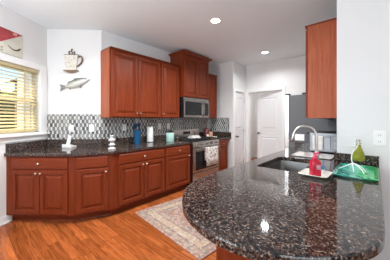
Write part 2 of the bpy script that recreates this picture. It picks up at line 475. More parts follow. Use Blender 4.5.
# ---- outside: lawn, neighbouring house, trees
GRASS = plain('lawn', (.13, .17, .05), .9, var=.4, scale=3)
struct('ground_outside', prism(B(), [(-1.0, 1.0), (2.2, -3.6), (-10, -24), (-30, 0), (-14, 16)], -.62, -.6), GRASS)
SIDING = plain('tan_siding', (.34, .25, .16), .8, var=.15, scale=4)
ho = thing('neighbour_house', 'tan clapboard house outside at the right edge of the window', 'house', (-7.0, 3.55, -.6), R(12))
obj('walls', box(B(), -2.2, 2.2, -1.6, 1.6, 0, 3.6), SIDING, ho)
obj('roof', prism_axis(B(), [(-1.9, 3.6), (1.9, 3.6), (0, 4.8)], -2.4, 2.4, 'x'), plain('roof_shingles', (.10, .09, .085), .9, var=.3, scale=12), ho)
obj('corner_board', box(B(), 2.08, 2.25, -1.65, -1.45, 0, 3.6), TRIM, ho)
pp = thing('porch_post', 'white square post standing outside close to the window', 'post', (-1.79, .78, -.6), wrot)
obj('shaft', box(B(), -.07, .07, -.07, .07, .0, 3.6), TRIM, pp)
obj('plinth', box(B(), -.10, .10, -.10, .10, 0, .25), TRIM, pp)
LEAF = plain('shrub_leaves', (.05, .09, .022), .8, var=.6, scale=9)
LEAF2 = plain('pale_hedge_leaves', (.30, .34, .12), .8, var=.4, scale=9)
TRUNK = plain('bark', (.09, .06, .04), .9, var=.3)
def crown(bm, r, h, n, k):
    for i in range(n):
        a = random.uniform(0, 6.283); e = random.uniform(-.7, 1); q = random.uniform(.35, .8) * r
        bmesh.ops.create_icosphere(bm, subdivisions=2, radius=r * random.uniform(.28, .42),
            matrix=Matrix.Translation((math.cos(a) * q * k * math.sqrt(1 - e * e * .7), math.sin(a) * q * math.sqrt(1 - e * e * .7), h + e * r * .75)))
    for v in bm.verts: v.co += Vector((random.uniform(-1, 1), random.uniform(-1, 1), random.uniform(-1, 1))) * .05
for nm, x, y, r, h, lab, lf in [('garden_tree', -11.4, 1.3, 1.3, 2.4, 'dark green tree outside, seen left of the white porch post', LEAF), ('garden_tree', -13.0, -2.4, 1.5, 2.6, 'farther dark green tree outside at the left edge of the blind', LEAF),
                         ('garden_hedge', -7.4, -.4, 1.0, 1.35, 'pale green clipped hedge outside in the lower half of the window', LEAF2)]:
    t = thing(nm, lab, nm.split('_')[1], (x, y, -.6))
    if nm == 'garden_tree': obj('trunk', lathe(B(), [(.12, 0), (.09, h * .8)], n=10), TRUNK, t)
    bm = B(); crown(bm, r, h, 26 if nm == 'garden_tree' else 50, 1 if nm == 'garden_tree' else 1.6); obj('foliage', bm, lf, t)

# ---- doors and casings
def door_slab(bm, w, h, t=.035):
    """two panel slab, front faces -y, x 0..w"""
    box(bm, 0, w, 0, t, .012, h)
    st = min(.115, w * .2)
    for z0, z1 in ((.24, .92), (1.08, h - .13)):
        rings(bm, st, w - st, z0, z1, [(0, -.002), (.012, -.012), (.024, -.0005), (.048, -.0005), (.070, -.011)], yback=.002)
    return bm
def lever(parent, x, z, name='door_handle'):
    bm = B(); lathe(bm, [(.027, .0), (.027, -.008), (.012, -.010), (.011, -.038), (.024, -.045), (.029, -.058), (.024, -.070), (.008, -.075)], (x, 0, z), 16, 'y')
    return obj(name, bm, DKNICK, parent, smooth=50)
d1 = tag(link('door_1', None, None, (XP, 4.54, 0), R(90)), kind='structure')
obj('door_leaf', door_slab(B(), .475, 2.06), DOORP, d1, loc=(.003, .012, 0))
lever(d1, .065, .92)
bm = B()
for z in (.25, 1.05, 1.85): box(bm, .468, .486, -.006, .004, z - .045, z + .045)
obj('hinge', bm, NICK, d1)
tr1 = B(); box(tr1, -.085, -.004, -.018, 0, 0, 2.145); box(tr1, .490, .585, -.018, 0, 0, 2.145); box(tr1, -.004, .490, -.018, 0, 2.068, 2.145)
struct('trim_1', tr1, TRIM, loc=(XP, 4.54, 0), rot=R(90), bevel=.005)
d2 = tag(link('door_2', None, None, (DX1 - .008, YB + .018, 0), R(180 - 14)), kind='structure')
bm = door_slab(B(), .735, 2.06)
for v in bm.verts: v.co.y = -v.co.y                        # panels on the other side: the leaf swings away
obj('door_leaf', bm, DOORP, d2)
bm = B(); lathe(bm, [(.027, .0), (.027, .008), (.012, .010), (.011, .038), (.024, .045), (.029, .058), (.024, .070), (.008, .075)], (.672, 0, .985), 16, 'y')
obj('door_handle', bm, DKNICK, d2, smooth=50)
tr2 = B(); box(tr2, DX0 - .058, DX0, YB - .018, YB, 0, DZ + .075); box(tr2, DX1, DX1 + .085, YB - .018, YB, 0, DZ + .075); box(tr2, DX0, DX1, YB - .018, YB, DZ, DZ + .075)
box(tr2, DX0, DX0 + .015, YB, YB + T, 0, DZ); box(tr2, DX1 - .006, DX1, YB, YB + T, 0, DZ); box(tr2, DX0 + .015, DX1 - .006, YB, YB + T, DZ - .015, DZ)
struct('trim_2', tr2, TRIM, bevel=.004)

# ---- mosaic backsplash on the walls
bl_ = CF - CW
struct('trim_3', box(B(), .005, L + .0041, -.010, 0, 1.03, 1.435), MOS, loc=(CW.x, CW.y, 0), rot=math.atan2(fd.y, fd.x))
struct('trim_4', box(B(), -.0041, YP - CF.y - .012, -.010, 0, 1.03, 1.435), MOS, loc=(0, CF.y, 0), rot=R(90))
struct('trim_5', box(B(), .0, .60, -.010, 0, 1.03, 1.40), MOS, loc=(0, YP, 0), rot=0)

# ---- recessed ceiling lights
CAN = emit('lamp_glow', (1, .97, .92), 14)
can_pts = [(1.589, 2.472, 40, 'recessed ceiling light nearer the camera, above the rug'), (1.56, 4.355, 13, 'recessed ceiling light farther back, before the white door'),
           (1.20, .75, 26, 'unseen ceiling light added to brighten the walls before the window cabinet'), (4.3, -1.4, 8, 'unseen ceiling light added on the dining side behind the camera')]  # last pair is out of view, added as fill
for i, (x, y, pw, lab) in enumerate(can_pts):
    t = thing('ceiling_light', lab, 'ceiling light', (x, y, H), 0, 'recessed ceiling lights')
    bm = B(); lathe(bm, [(.062, -.0005), (.066, -.006), (.088, -.007), (.092, -.0005)], n=32)
    obj('trim_ring', bm, TRIM, t, smooth=40)
    obj('lamp', lathe(B(), [(.061, -.0007), (.061, -.0035)], n=32), CAN, t)
    l_ = light('downlight', 'AREA', (x, y, H - .012), (0, 0, -1), pw, (.97, .985, 1.0), .12, spread=R(150))

t = thing('added_pendant', 'unseen white pendant added in the bay by the window wall as fill light', 'lamp', (1.10, -.32, H))  # unseen fitting added around the fill bulb
obj('canopy', lathe(B(), [(.06, -.0005), (.06, -.02), (.01, -.03)], n=20), TRIM, t, smooth=40)
obj('cord', tube(B(), [(0, 0, -.03), (0, 0, -.56)], .004, 8), TRIM, t)
bm = B()
for a in range(0, 360, 60): tube(bm, [(.012 * math.cos(R(a)), .012 * math.sin(R(a)), -.56), (.13 * math.cos(R(a)), .13 * math.sin(R(a)), -.62), (.15 * math.cos(R(a)), .15 * math.sin(R(a)), -.80), (.10 * math.cos(R(a)), .10 * math.sin(R(a)), -.88)], .004, 6)
obj('wire_cage', bm, TRIM, t)

# ------------------------------------------------------------------ cabinets
DOORPROF = [(0, -.015), (.004, -.020), (.050, -.020), (.054, -.004), (.068, -.004), (.098, -.019)]
DRAWPROF = [(0, -.013), (.010, -.020), (.022, -.020)]

def knob(parent, x, z, y=-.020):
    bm = B(); lathe(bm, [(.008, 0), (.006, -.006), (.006, -.014), (.013, -.018), (.016, -.025), (.012, -.031), (.003, -.033)], (x, y, z), 14, 'y')
    return obj('knob', bm, NICK, parent, smooth=60)

def front(parent, kind, x0, x1, z0, z1, kn=None):
    if kind == 'door':
        o = obj('door', rings(B(), x0, x1, z0, z1, DOORPROF, -.0005), WOOD, parent)
    else:
        o = obj('drawer', rings(B(), x0, x1, z0, z1, DRAWPROF, -.0005), WOODH, parent)
    if kn: knob(o, kn[0], kn[1])
    return o

def base_cabinet(label, loc, rot, w, D, fronts, s1=0, s2=0, lift=0, toe=.085, t1=None, t2=None, top=.872, group='base cabinets'):
    t = thing('base_cabinet', label, 'cabinet', loc, rot, group)
    e = .0015
    obj('carcass', prism(B(), [(e, 0), (w - e, 0), (w - s2 - e, D), (s1 + e, D)], .10, top), WOOD, t)
    k1 = s1 * toe / D if t1 is None else t1; k2 = s2 * toe / D if t2 is None else t2
    bm = B(); prism(bm, [(k1 + e, toe), (w - k2 - e, toe), (w - s2 - e, D), (s1 + e, D)], 0, .099)
    o = obj('toe_kick', bm, WOODH, t)
    bm = B(); prism_axis(bm, [(toe - .012, 0), (toe - .0005, 0), (toe - .0005, .02), (toe - .006, .016)], k1 + .002, w - k2 - .002, 'x')
    obj('shoe_moulding', bm, WOODH, t)
    for f in fronts: front(t, *f)
    return t

K = [Vector(k) for k in [(-.25, .456), (.391, .989), (.565, 1.386), (.565, 2.93)]]
def nrm(a, b): d = (b - a).normalized(); return Vector((d.y, -d.x))
NN = [nrm(K[i], K[i + 1]) for i in range(3)]
def inter(p, n, q, m):
    det = n.x * m.y - n.y * m.x; a = n.dot(p); b = m.dot(q)
    return Vector(((a * m.y - b * n.y) / det, (n.x * b - m.x * a) / det))
def front_line(o):
    return [inter(K[0] + NN[0] * o, NN[0], CW, wn_), inter(K[1] + NN[0] * o, NN[0], K[1] + NN[1] * o, NN[1]),
            inter(K[2] + NN[1] * o, NN[1], K[2] + NN[2] * o, NN[2]), K[3] + NN[2] * o]
F = front_line(.07)
ang = [math.atan2((F[i + 1] - F[i]).y, (F[i + 1] - F[i]).x) for i in range(3)]
ln = [(F[i + 1] - F[i]).length for i in range(3)]
m01 = math.tan((ang[1] - ang[0]) / 2); m12 = math.tan((ang[2] - ang[1]) / 2)

w = ln[0]; D = .56; st = .085
dz = (.705, .850); pz = (.125, .690); c = (st + w - .075) / 2
sh = math.tan(math.atan2(wd.y, wd.x) + math.pi / 2 - ang[0]) * D     # the end follows the window wall
base_cabinet('cherry base cabinet with one wide drawer over two doors, leftmost by the window wall', (F[0].x, F[0].y, 0), ang[0], w, D,
    [('drawer', st, w - .075, *dz, (c, .778)), ('door', st, c - .004, *pz, (c - .03, .655)), ('door', c + .004, w - .075, *pz, (c + .03, .655))],
    s1=-sh + .002, s2=m01 * D, t1=.002)
w = ln[1]
base_cabinet('narrow angled cherry base cabinet with one door at the bend of the counter', (F[1].x, F[1].y, 0), ang[1], w, D,
    [('drawer', .03, w - .06, *dz), ('door', .03, w - .06, *pz, (w - .09, .645))], s1=m01 * D, s2=m12 * D)
w = .93; y0 = F[2].y; x0 = F[2].x
base_cabinet('cherry base cabinet with wide drawer over two doors, right of the angled cabinet', (x0, y0, 0), R(90), w, D,
    [('drawer', .085, w - .02, *dz, (.5, .778)), ('door', .085, .495, *pz, (.468, .655)), ('door', .503, w - .02, *pz, (.532, .655))], s1=m12 * D)
w2 = 2.955 - y0 - w - .003
base_cabinet('cherry base cabinet with small drawer and single door, directly left of the range', (x0, y0 + w + .001, 0), R(90), w2, D,
    [('drawer', .02, w2 - .035, *dz, (w2 / 2, .778)), ('door', .02, w2 - .035, *pz, (w2 - .065, .655))])
base_cabinet('narrow cherry base cabinet right of the range beside the pantry wall', (x0, 3.868, 0), R(90), .43, D,
    [('drawer', .02, .40, *dz, (.21, .778)), ('door', .02, .40, *pz, (.05, .655))])

def wall_cabinet(label, loc, rot, w, D, z0, z1, doors, crown=.03, flare=.035, knobs=True, end=None):
    t = thing('wall_cabinet', label, 'cabinet', loc, rot, 'wall cabinets')
    obj('carcass', box(B(), .001, w - .001, 0, D, z0, z1), WOOD, t)
    if end is not None: obj('end_panel', box(B(), *((-.0035, .0005) if end == 0 else (w - .0005, w + .0035)), .012, D, z0 + .001, z1 - .001), WOODLIT, t)  # thin sheet carrying the lightened, lit wood tone
    for x0, x1, kx in doors:
        front(t, 'door', x0, x1, z0 + .012, z1 - .03, (kx, z0 + .075) if (knobs and kx) else None)
    bm = B(); e = .001
    def lp(o, z): return [(e if o < 0 else -o, -o - .022 if o >= 0 else -.022, z), (w - e if o < 0 else w + o, -o - .022 if o >= 0 else -.022, z), (w - e if o < 0 else w + o, D, z), (e if o < 0 else -o, D, z)]
    if flare > .02:
        loft(bm, [lp(0, z1), lp(.004, z1 + .012), lp(flare * .45, z1 + crown * .45), lp(flare * .9, z1 + crown * .75), lp(flare, z1 + crown * .8), lp(flare, z1 + crown)])
    else:
        loft(bm, [lp(-1, z1), lp(-1, z1 + crown)])
    obj('crown_moulding', bm, WOODH, t, smooth=30)
    return t
zb, zt = 1.380, 2.45
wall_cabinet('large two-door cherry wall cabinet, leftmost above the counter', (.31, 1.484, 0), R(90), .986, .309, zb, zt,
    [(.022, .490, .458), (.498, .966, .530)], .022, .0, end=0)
wall_cabinet('single-door cherry wall cabinet left of the microwave', (.31, 2.472, 0), R(90), .50, .309, zb, zt, [(.018, .482, .05)], .022, .0)
wall_cabinet('taller cherry wall cabinet with flared crown above the microwave', (.40, 2.995, 0), R(90), .855, .399, 1.822, 2.705,
    [(.022, .424, None), (.431, .833, None)], .062, .055)
wall_cabinet('narrow cherry wall cabinet right of the microwave by the pantry wall', (.31, 3.872, 0), R(90), .43, .309, zb + .01, zt, [(.018, .412, .05)], .022, .0)
# right-hand cabinet over the peninsula: only its side shows, coloured paler as lit; its doors face -x
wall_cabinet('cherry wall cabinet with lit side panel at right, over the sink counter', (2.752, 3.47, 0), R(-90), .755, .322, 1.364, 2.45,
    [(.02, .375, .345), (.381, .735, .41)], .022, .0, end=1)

# ------------------------------------------------------------------ main worktop
ct = thing('countertop', 'dark speckled granite worktop running along the backsplash under the window', 'countertop', (0, 0, 0))
Fo = front_line(.10)
E_ = .0015
A0 = inter(Fo[0], NN[0], CW - wn_ * E_, wn_); C0 = inter(CW - wn_ * E_, wn_, CW - fn * E_, fn); C1 = inter(CW - fn * E_, fn, Vector((E_, 0)), Vector((1, 0)))
poly = [tuple(A0), tuple(Fo[1]), tuple(Fo[2]), (Fo[2].x, 2.958), (E_, 2.958), tuple(C1), tuple(C0)]
obj('granite_top', slab(B(), poly, .875, .914, .005), GRAN, ct)
bm = B()
def strip(bm, a, b, n, t=.02, z0=.9145, z1=1.03, ea=0, eb=0):
    d = (b - a).normalized(); a = a + d * ea; b = b - d * eb
    prism(bm, [tuple(a), tuple(b), tuple(b - n * t), tuple(a - n * t)], z0, z1)
strip(bm, C0, A0, wn_, ea=.02, eb=.02); strip(bm, C0, C1, fn, eb=-.0083); strip(bm, C1, Vector((E_, 2.958)), Vector((-1, 0)), ea=-.0083)
obj('upstand', bm, GRAN, ct)
ct2 = thing('countertop', 'short dark granite worktop right of the range by the pantry wall', 'countertop', (0, 0, 0))
obj('granite_top', slab(B(), [(E_, 3.862), (.66, 3.862), (.66, YP - .002), (E_, YP - .002)], .875, .914, .005), GRAN, ct2)
bm = B(); box(bm, E_, .02, 3.862, YP - .002, .9145, 1.03); box(bm, .0201, .655, YP - .022, YP - .002, .9145, 1.03)
obj('upstand', bm, GRAN, ct2)

# ------------------------------------------------------------------ range
rg = thing('kitchen_range', 'stainless gas range with black oven window between the base cabinets', 'range', (.60, 2.966, 0), R(90))
RW = .884
obj('body', box(B(), 0, RW, -.055, .585, .04, .905), BLACK, rg)
bm = B(); box(bm, .03, RW - .03, -.02, .50, 0, .039); obj('plinth', bm, MATTE, rg)
bm = B(); box(bm, 0, RW, -.075, .50, .9055, .922); obj('cooktop', bm, BLACK, rg, bevel=.004)
od = obj('oven_door', box(B(), .012, RW - .012, -.098, -.056, .285, .785), STEEL, rg, bevel=.006)
obj('oven_window', box(B(), .085, RW - .085, -.1000, -.0985, .335, .705), DGLASS, od)
bm = B(); tube(bm, [(.05, -.140, .752), (RW - .05, -.140, .752)], .011, 12)
for x in (.07, RW - .07): tube(bm, [(x, -.0985, .752), (x, -.140, .752)], .008, 8)
obj('oven_handle', bm, STEEL, od, smooth=50)
dr = obj('warming_drawer', box(B(), .012, RW - .012, -.096, -.056, .075, .272), STEEL, rg, bevel=.006)
bm = B(); prism_axis(bm, [(-.056, .795), (-.105, .795), (-.085, .902), (-.056, .902)], .004, RW - .004, 'x'); cp = obj('control_panel', bm, STEEL, rg, bevel=.003)
for i in range(5):
    x = .11 + i * (RW - .22) / 4
    bm = B(); lathe(bm, [(.027, 0), (.027, -.010), (.022, -.014), (.020, -.034), (.012, -.038)], (x, -.0995, .85), 16, 'y'); box(bm, x - .004, x + .004, -.146, -.13, .828, .872)
    obj('knob', bm, STEEL, cp, smooth=40)
for k, cx in enumerate((.16, .442, .724)):
    bm = B(); a = .125
    for dx in (-a, 0, a): box(bm, cx + dx - .006, cx + dx + .006, -.04, .46, .938, .950)
    for y in (-.04, .08, .21, .34, .448): box(bm, cx - a - .006, cx + a + .006, y, y + .012, .938, .950)
    for dx in (-a, a):
        for y in (-.035, .455): box(bm, cx + dx - .007, cx + dx + .007, y - .007, y + .007, .9225, .938)
    obj('burner_grate', bm, MATTE, rg)
for cx in (.16, .724):
    for y in (.06, .36):
        obj('burner', lathe(B(), [(.05, .9225), (.048, .930), (.03, .934), (.01, .935)], (cx, y, 0), 20), MATTE, rg)
bg = obj('backguard', box(B(), 0, RW, .50, .585, .906, 1.125), STEEL, rg, bevel=.008)
obj('display', box(B(), .33, .56, .4975, .4995, 1.01, 1.08), DGLASS, bg)

# towel on the oven handle
TOW = MT('printed_towel', .9, 0, spec=.1)
v = TOW.coord(); nd = TOW.n('ShaderNodeTexVoronoi'); nd.inputs['Scale'].default_value = 17; TOW.l(v, nd.inputs['Vector'])
sp = TOW.n('ShaderNodeSeparateColor'); TOW.l(nd.outputs['Color'], sp.inputs[0])
spot = TOW.math('LESS_THAN', nd.outputs['Distance'], .36)
cc = TOW.ramp(sp.outputs[0], [(0, (.42, .05, .04)), (.35, (.10, .14, .07)), (.6, (.42, .25, .2)), (.8, (.12, .1, .1))], 'CONSTANT')
TOW.color(TOW.mix(TOW.math('MULTIPLY', spot, .75), (.74, .70, .66), cc))
bm = B(); n = 14; rows = []
prof = [(-.129, .50), (-.127, .62), (-.1265, .74), (-.130, .760), (-.140, .7665), (-.151, .760), (-.1535, .74), (-.156, .65), (-.158, .52), (-.159, .385)]
for y, z in prof:
    r_ = []
    for i in range(n + 1):
        x = .335 + .42 * i / n; k = max(0, (.74 - z)) * .03
        r_.append(bm.verts.new((x, y + math.sin(i * 1.45) * k - (k if y < -.14 else -k * .0), z)))
    rows.append(r_)
for a, b in zip(rows, rows[1:]):
    for i in range(n): bm.faces.new((a[i], a[i + 1], b[i + 1], b[i]))
tw = obj('dish_towel', bm, TOW.m, loc=(.60, 2.966, 0), rot=R(90), smooth=180)
md = tw.modifiers.new('solid', 'SOLIDIFY'); md.thickness = .0022; md.offset = 1
tag(tw, 'white dish towel with small red print hanging on the oven handle', 'towel')

# ------------------------------------------------------------------ microwave
mw = thing('microwave', 'stainless over-range microwave with dark window under the tall cabinet', 'microwave', (.385, 3.0, 0), R(90))
MW = .85
obj('case', box(B(), 0, MW, 0, .383, 1.388, 1.818), BLACK, mw)
MSTEEL = steel('microwave_steel', (.30, .28, .26), .26)
bm = B(); box(bm, .004, MW - .004, -.020, -.0005, 1.760, 1.815); vt = obj('vent_strip', bm, MSTEEL, mw, bevel=.004)
md_ = obj('door', box(B(), .004, .635, -.034, -.0005, 1.392, 1.757), MSTEEL, mw, bevel=.006)
obj('window', box(B(), .040, .560, -.0365, -.0345, 1.445, 1.735), DGLASS, md_)
bm = B(); tube(bm, smoothpath([(.60, -.0345, 1.44), (.60, -.072, 1.47), (.60, -.080, 1.575), (.60, -.072, 1.68), (.60, -.0345, 1.715)], 5), .011, 10)
obj('handle', bm, MSTEEL, md_, smooth=60)
cpn = obj('control_panel', box(B(), .640, MW - .004, -.034, -.0005, 1.392, 1.757), MSTEEL, mw, bevel=.006)
obj('keypad', box(B(), .665, MW - .03, -.0360, -.0345, 1.44, 1.73), DGLASS, cpn)

# ------------------------------------------------------------------ peninsula
pen = thing('peninsula_cabinet', 'cherry cabinet base under the rounded granite peninsula', 'cabinet', (0, 0, 0))
bm = B(); box(bm, 2.445, 3.05, 1.29, 1.311, .10, .872); obj('end_panel', bm, WOOD, pen)
bm = B(); box(bm, 2.445, 3.05, 3.355, 3.52, .10, .872); box(bm, 2.445, 2.463, 1.3115, 3.3545, .10, .872); box(bm, 3.03, 3.05, 1.3115, 3.3545, .10, .872); box(bm, 2.4635, 3.0295, 1.3115, 3.3545, .10, .12)
obj('carcass', bm, WOOD, pen)
obj('toe_kick', box(B(), 2.51, 3.05, 1.30, 3.52, 0, .0995), WOODH, pen)
yy = [1.33, 1.83, 2.14, 2.45, 2.95, 3.5]
dg = link('door_row', None); bpy.data.objects.remove(dg)
for a, b in zip(yy, yy[1:]):
    for kind, z0, z1 in (('drawer', *dz), ('door', *pz)):
        bm = rings(B(), -(b - .01), -(a + .01), z0, z1, DOORPROF if kind == 'door' else DRAWPROF, -.0005)
        o = obj(kind, bm, WOOD if kind == 'door' else WOODH, pen, loc=(2.445, 0, 0), rot=R(-90))
        knob(o, -(a + b) / 2 if kind == 'drawer' else -(a + .05), .778 if kind == 'drawer' else .655)

arc = [(2.378, 1.30), (2.386, 1.20), (2.396, 1.11), (2.437, .981), (2.483, .905), (2.538, .830), (2.596, .767), (2.644, .725), (2.698, .691), (2.755, .663), (2.832, .636), (2.922, .620), (3.004, .623), (3.075, .642), (3.136, .669), (3.205, .712), (3.285, .79), (3.345, .88), (3.380, .97), (3.392, 1.06), (3.394, 1.2)]
arc = [tuple(p)[:2] for p in smoothpath([(x, y, 0) for x, y in arc], 3)]
pc = thing('peninsula_countertop', 'large rounded brown speckled granite peninsula top in the foreground', 'countertop', (0, 0, 0))
poly = arc + [(3.394, YN - .002), (3.073, YN - .002), (3.073, 3.525), (2.372, 3.525)]
SX0, SX1, SY0, SY1 = 2.525, 2.895, 1.80, 2.46
hole = rrect(SX0, SX1, SY0, SY1, .05)
obj('granite_top', slab(B(), poly, .874, .914, .007, hole[::-1]), GRAN, pc)
bm = B(); box(bm, 3.062, 3.390, YN - .022, YN - .002, .9145, 1.016); box(bm, 3.053, 3.073, YN - .0215, 3.50, .9145, 1.016); box(bm, 2.40, 3.0525, 3.505, 3.525, .9145, .985)
obj('upstand', bm, GRAN, pc)

sk = thing('kitchen_sink', 'undermounted stainless sink basin sunk in the peninsula', 'sink', (0, 0, 0))
bm = B()
l0 = rrect(SX0 - .008, SX1 + .008, SY0 - .008, SY1 + .008, .055)
l1 = rrect(SX0 + .004, SX1 - .004, SY0 + .004, SY1 - .004, .05)
l2 = rrect(SX0 + .02, SX1 - .02, SY0 + .02, SY1 - .02, .06); l3 = rrect(SX0 + .06, SX1 - .06, SY0 + .06, SY1 - .06, .05)
def lift(l, z): return [(x, y, z) for x, y in l]
loft(bm, [lift(l0, .8725), lift(l1, .8725), lift(l2, .70), lift(l3, .682), lift(l3, .672), lift(rrect(SX0 + .01, SX1 - .01, SY0 + .01, SY1 - .01, .06), .695), lift(l0, .869)], cap=False)
rr = [v for v in bm.verts]; n = len(l0)
bm.faces.new(rr[3 * n:4 * n]); bm.faces.new(rr[4 * n:5 * n])
for i in range(n): bm.faces.new((rr[i], rr[(i + 1) % n], rr[6 * n + (i + 1) % n], rr[6 * n + i]))
obj('basin', bm, steel('sink_steel', (.30, .29, .28), .3), sk, smooth=40)
obj('drain', lathe(B(), [(.045, .6825), (.045, .686), (.03, .687), (.02, .684)], (2.735, 2.15, 0), 24), SATIN, sk, smooth=40)

fc = thing('faucet', 'tall brushed nickel gooseneck faucet beside the sink', 'faucet', (2.962, 2.13, .9142), R(190))
bm = B(); lathe(bm, [(.030, 0), (.030, .006), (.024, .012), (.021, .02), (.019, .14), (.014, .15)], n=24); obj('base', bm, SATIN, fc, smooth=40)
rad = .094; hh = .276
pth = [(0, 0, .14), (0, 0, .2), (0, 0, hh)] + [(rad - rad * math.cos(R(a)), 0, hh + rad * math.sin(R(a))) for a in range(12, 169, 12)]
obj('spout', tube(B(), pth, .0125, 14), SATIN, fc, smooth=60)
ex, ez = rad - rad * math.cos(R(168)), hh + rad * math.sin(R(168))
obj('spray_head', tube(B(), [(ex + .0005, 0, ez - .001), (ex + .006, 0, ez - .022), (ex + .018, 0, ez - .075), (ex + .019, 0, ez - .080)], [.014, .016, .020, .016], 16), SATIN, fc, smooth=50)
bm = B(); tube(bm, [(0, .018, .085), (0, .05, .095), (0, .095, .125)], [.010, .008, .006], 10); obj('lever', bm, SATIN, fc, smooth=50)

# ------------------------------------------------------------------ fridge
fr = thing('refrigerator', 'tall refrigerator with grey side and stainless door edge behind the sink counter', 'refrigerator', (0, 0, 0))
obj('cabinet', box(B(), 2.297, 3.06, 3.55, 4.44, .03, 1.745), GREY, fr, bevel=.004)
obj('feet', box(B(), 2.34, 3.0, 3.60, 4.40, 0, .0295), MATTE, fr)
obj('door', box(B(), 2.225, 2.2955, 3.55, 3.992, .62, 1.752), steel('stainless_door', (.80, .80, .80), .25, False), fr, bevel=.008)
obj('door', box(B(), 2.225, 2.2955, 3.998, 4.44, .62, 1.752), STEEL, fr, bevel=.008)
obj('freezer_drawer', box(B(), 2.225, 2.2955, 3.55, 4.44, .05, .612), STEEL, fr, bevel=.008)
bm = B(); tube(bm, [(2.225, 3.96, 1.55), (2.185, 3.96, 1.55), (2.185, 3.96, .85), (2.225, 3.96, .85)], .010, 8); obj('handle', bm, STEEL, fr)
bm = B(); tube(bm, [(2.225, 4.03, 1.55), (2.185, 4.03, 1.55), (2.185, 4.03, .85), (2.225, 4.03, .85)], .010, 8); obj('handle', bm, STEEL, fr)
for x in (2.262, 2.52):
    obj('hinge_cover', box(B(), x - .03, x + .045, 3.56, 3.62, 1.7525, 1.775), MATTE, fr, bevel=.004)
nt_ = thing('paper_notice', 'small white card stuck on the grey refrigerator side behind the faucet', 'notice', (2.46, 3.5485, 1.015))
obj('sheet', box(B(), -.068, .068, -.002, 0, 0, .10), WPLAST, nt_)

# ------------------------------------------------------------------ wall plates
def plate(label, loc, rot, kind='outlet'):
    t = thing('wall_' + kind, label, kind, loc, rot, 'wall plates')
    obj('cover_plate', box(B(), -.037, .037, -.006, 0, -.058, .058), WPLAST, t, bevel=.003)
    if kind == 'outlet':
        for z in (-.024, .024):
            o = obj('socket', prism_axis(B(), [(-.017, z - .010), (.017, z - .010), (.017, z + .010), (.010, z + .016), (-.010, z + .016), (-.017, z + .010)], -.0075, -.0062, 'y'), WPLAST, t)
            bm = B(); box(bm, -.008, -.0055, -.0082, -.0076, z - .005, z + .006); box(bm, .0055, .008, -.0082, -.0076, z - .005, z + .006); obj('slot', bm, SLOT, o)
    else:
        obj('rocker', box(B(), -.017, .017, -.011, -.0062, -.033, .033), WPLAST, t, bevel=.002)
        obj('dark_slit', box(B(), -.03, .03, -.0075, -.0062, -.045, -.037), SLOT, t)
    return t
fr_ = math.atan2(fd.y, fd.x)
def onF(t_): p = CW + fd * t_ - fn * .0105; return p
p = onF(.385); plate('white wall switch plate with dark slit on the tiles, nearest the window', (p.x, p.y, 1.205), fr_, 'switch')
p = onF(.70); plate('white outlet on the tiles below the fish', (p.x, p.y, 1.21), fr_)
for y, lab in ((1.90, 'white outlet on the tiles left of the blue crock'), (2.69, 'white outlet on the tiles left of the mint canister'), (2.93, 'white outlet on the tiles just left of the range')):
    plate(lab, (.0105, y, 1.21), R(90))
for_ = plate('white outlet on the plain wall at far right above the peninsula', (3.394, YN - .0005, 1.177), 0); for_.scale = (1.15, 1, 1.17)

# ------------------------------------------------------------------ wall art
# enamel mug plaque
mg = thing('mug_plaque', 'white coffee mug wall plaque with brown saucer and steam', 'wall art', tuple(onF(.388) + fn * .0095) + (-.014,), fr_)
MUGM = MT('speckled_enamel', .4, 0); nz = MUGM.noise(MUGM.coord(), 30, 3); MUGM.color(MUGM.ramp(nz, [(.30, (.22, .19, .14)), (.42, (.66, .63, .55)), (.6, (.76, .74, .67))]))
RUST = plain('rust_brown', (.12, .06, .03), .6, var=.3); RUST2 = plain('bronze', (.17, .11, .06), .5, var=.3)
bm = B(); a = []
for i in range(15):
    z = i / 14; a.append((.062 + .046 * z ** .6, 2.150 + z * .258))
poly = [(-h, z) for h, z in a] + [(h, z) for h, z in a[::-1]]
prism_axis(bm, poly, -.03, -.002, 'y'); obj('cup', bm, MUGM.m, mg, bevel=.006)
bm = B(); lathe(bm, [(.116, 0), (.116, .010)], (0, 0, 0), 32)
for v in bm.verts: v.co = Vector((v.co.x, -.002 - (v.co.y * .13 + .0155) * .98, 2.404 + v.co.z))
obj('rim', bm, RUST, mg)
bm = B(); poly = []
for i in range(17):
    t = -1 + i / 8; poly.append((t * .122, 2.152 - .036 * (1 - t * t)))
poly += [(p[0], 2.160) for p in poly[::-1] if abs(p[0]) < .121]
prism_axis(bm, poly, -.04, -.002, 'y'); obj('saucer', bm, RUST2, mg)
bm = B(); tube(bm, smoothpath([(.098, -.015, 2.365), (.140, -.016, 2.388), (.172, -.016, 2.350), (.150, -.016, 2.275), (.082, -.015, 2.215)], 5), .013, 8); obj('handle', bm, RUST2, mg, smooth=60)
bm = B()
for dx, hh_ in ((-.040, .040), (0, .078), (.040, .036)):
    tube(bm, smoothpath([(dx, -.01, 2.412), (dx + .014, -.01, 2.412 + hh_ * .4), (dx - .01, -.01, 2.412 + hh_ * .7), (dx + .006, -.01, 2.412 + hh_)], 4), .007, 6)
    lathe(bm, [(.003, -.012), (.016, 0), (.003, .012)], (dx + .006, -.01, 2.412 + hh_ + .008), 8)
obj('steam', bm, RUST2, mg, smooth=60)

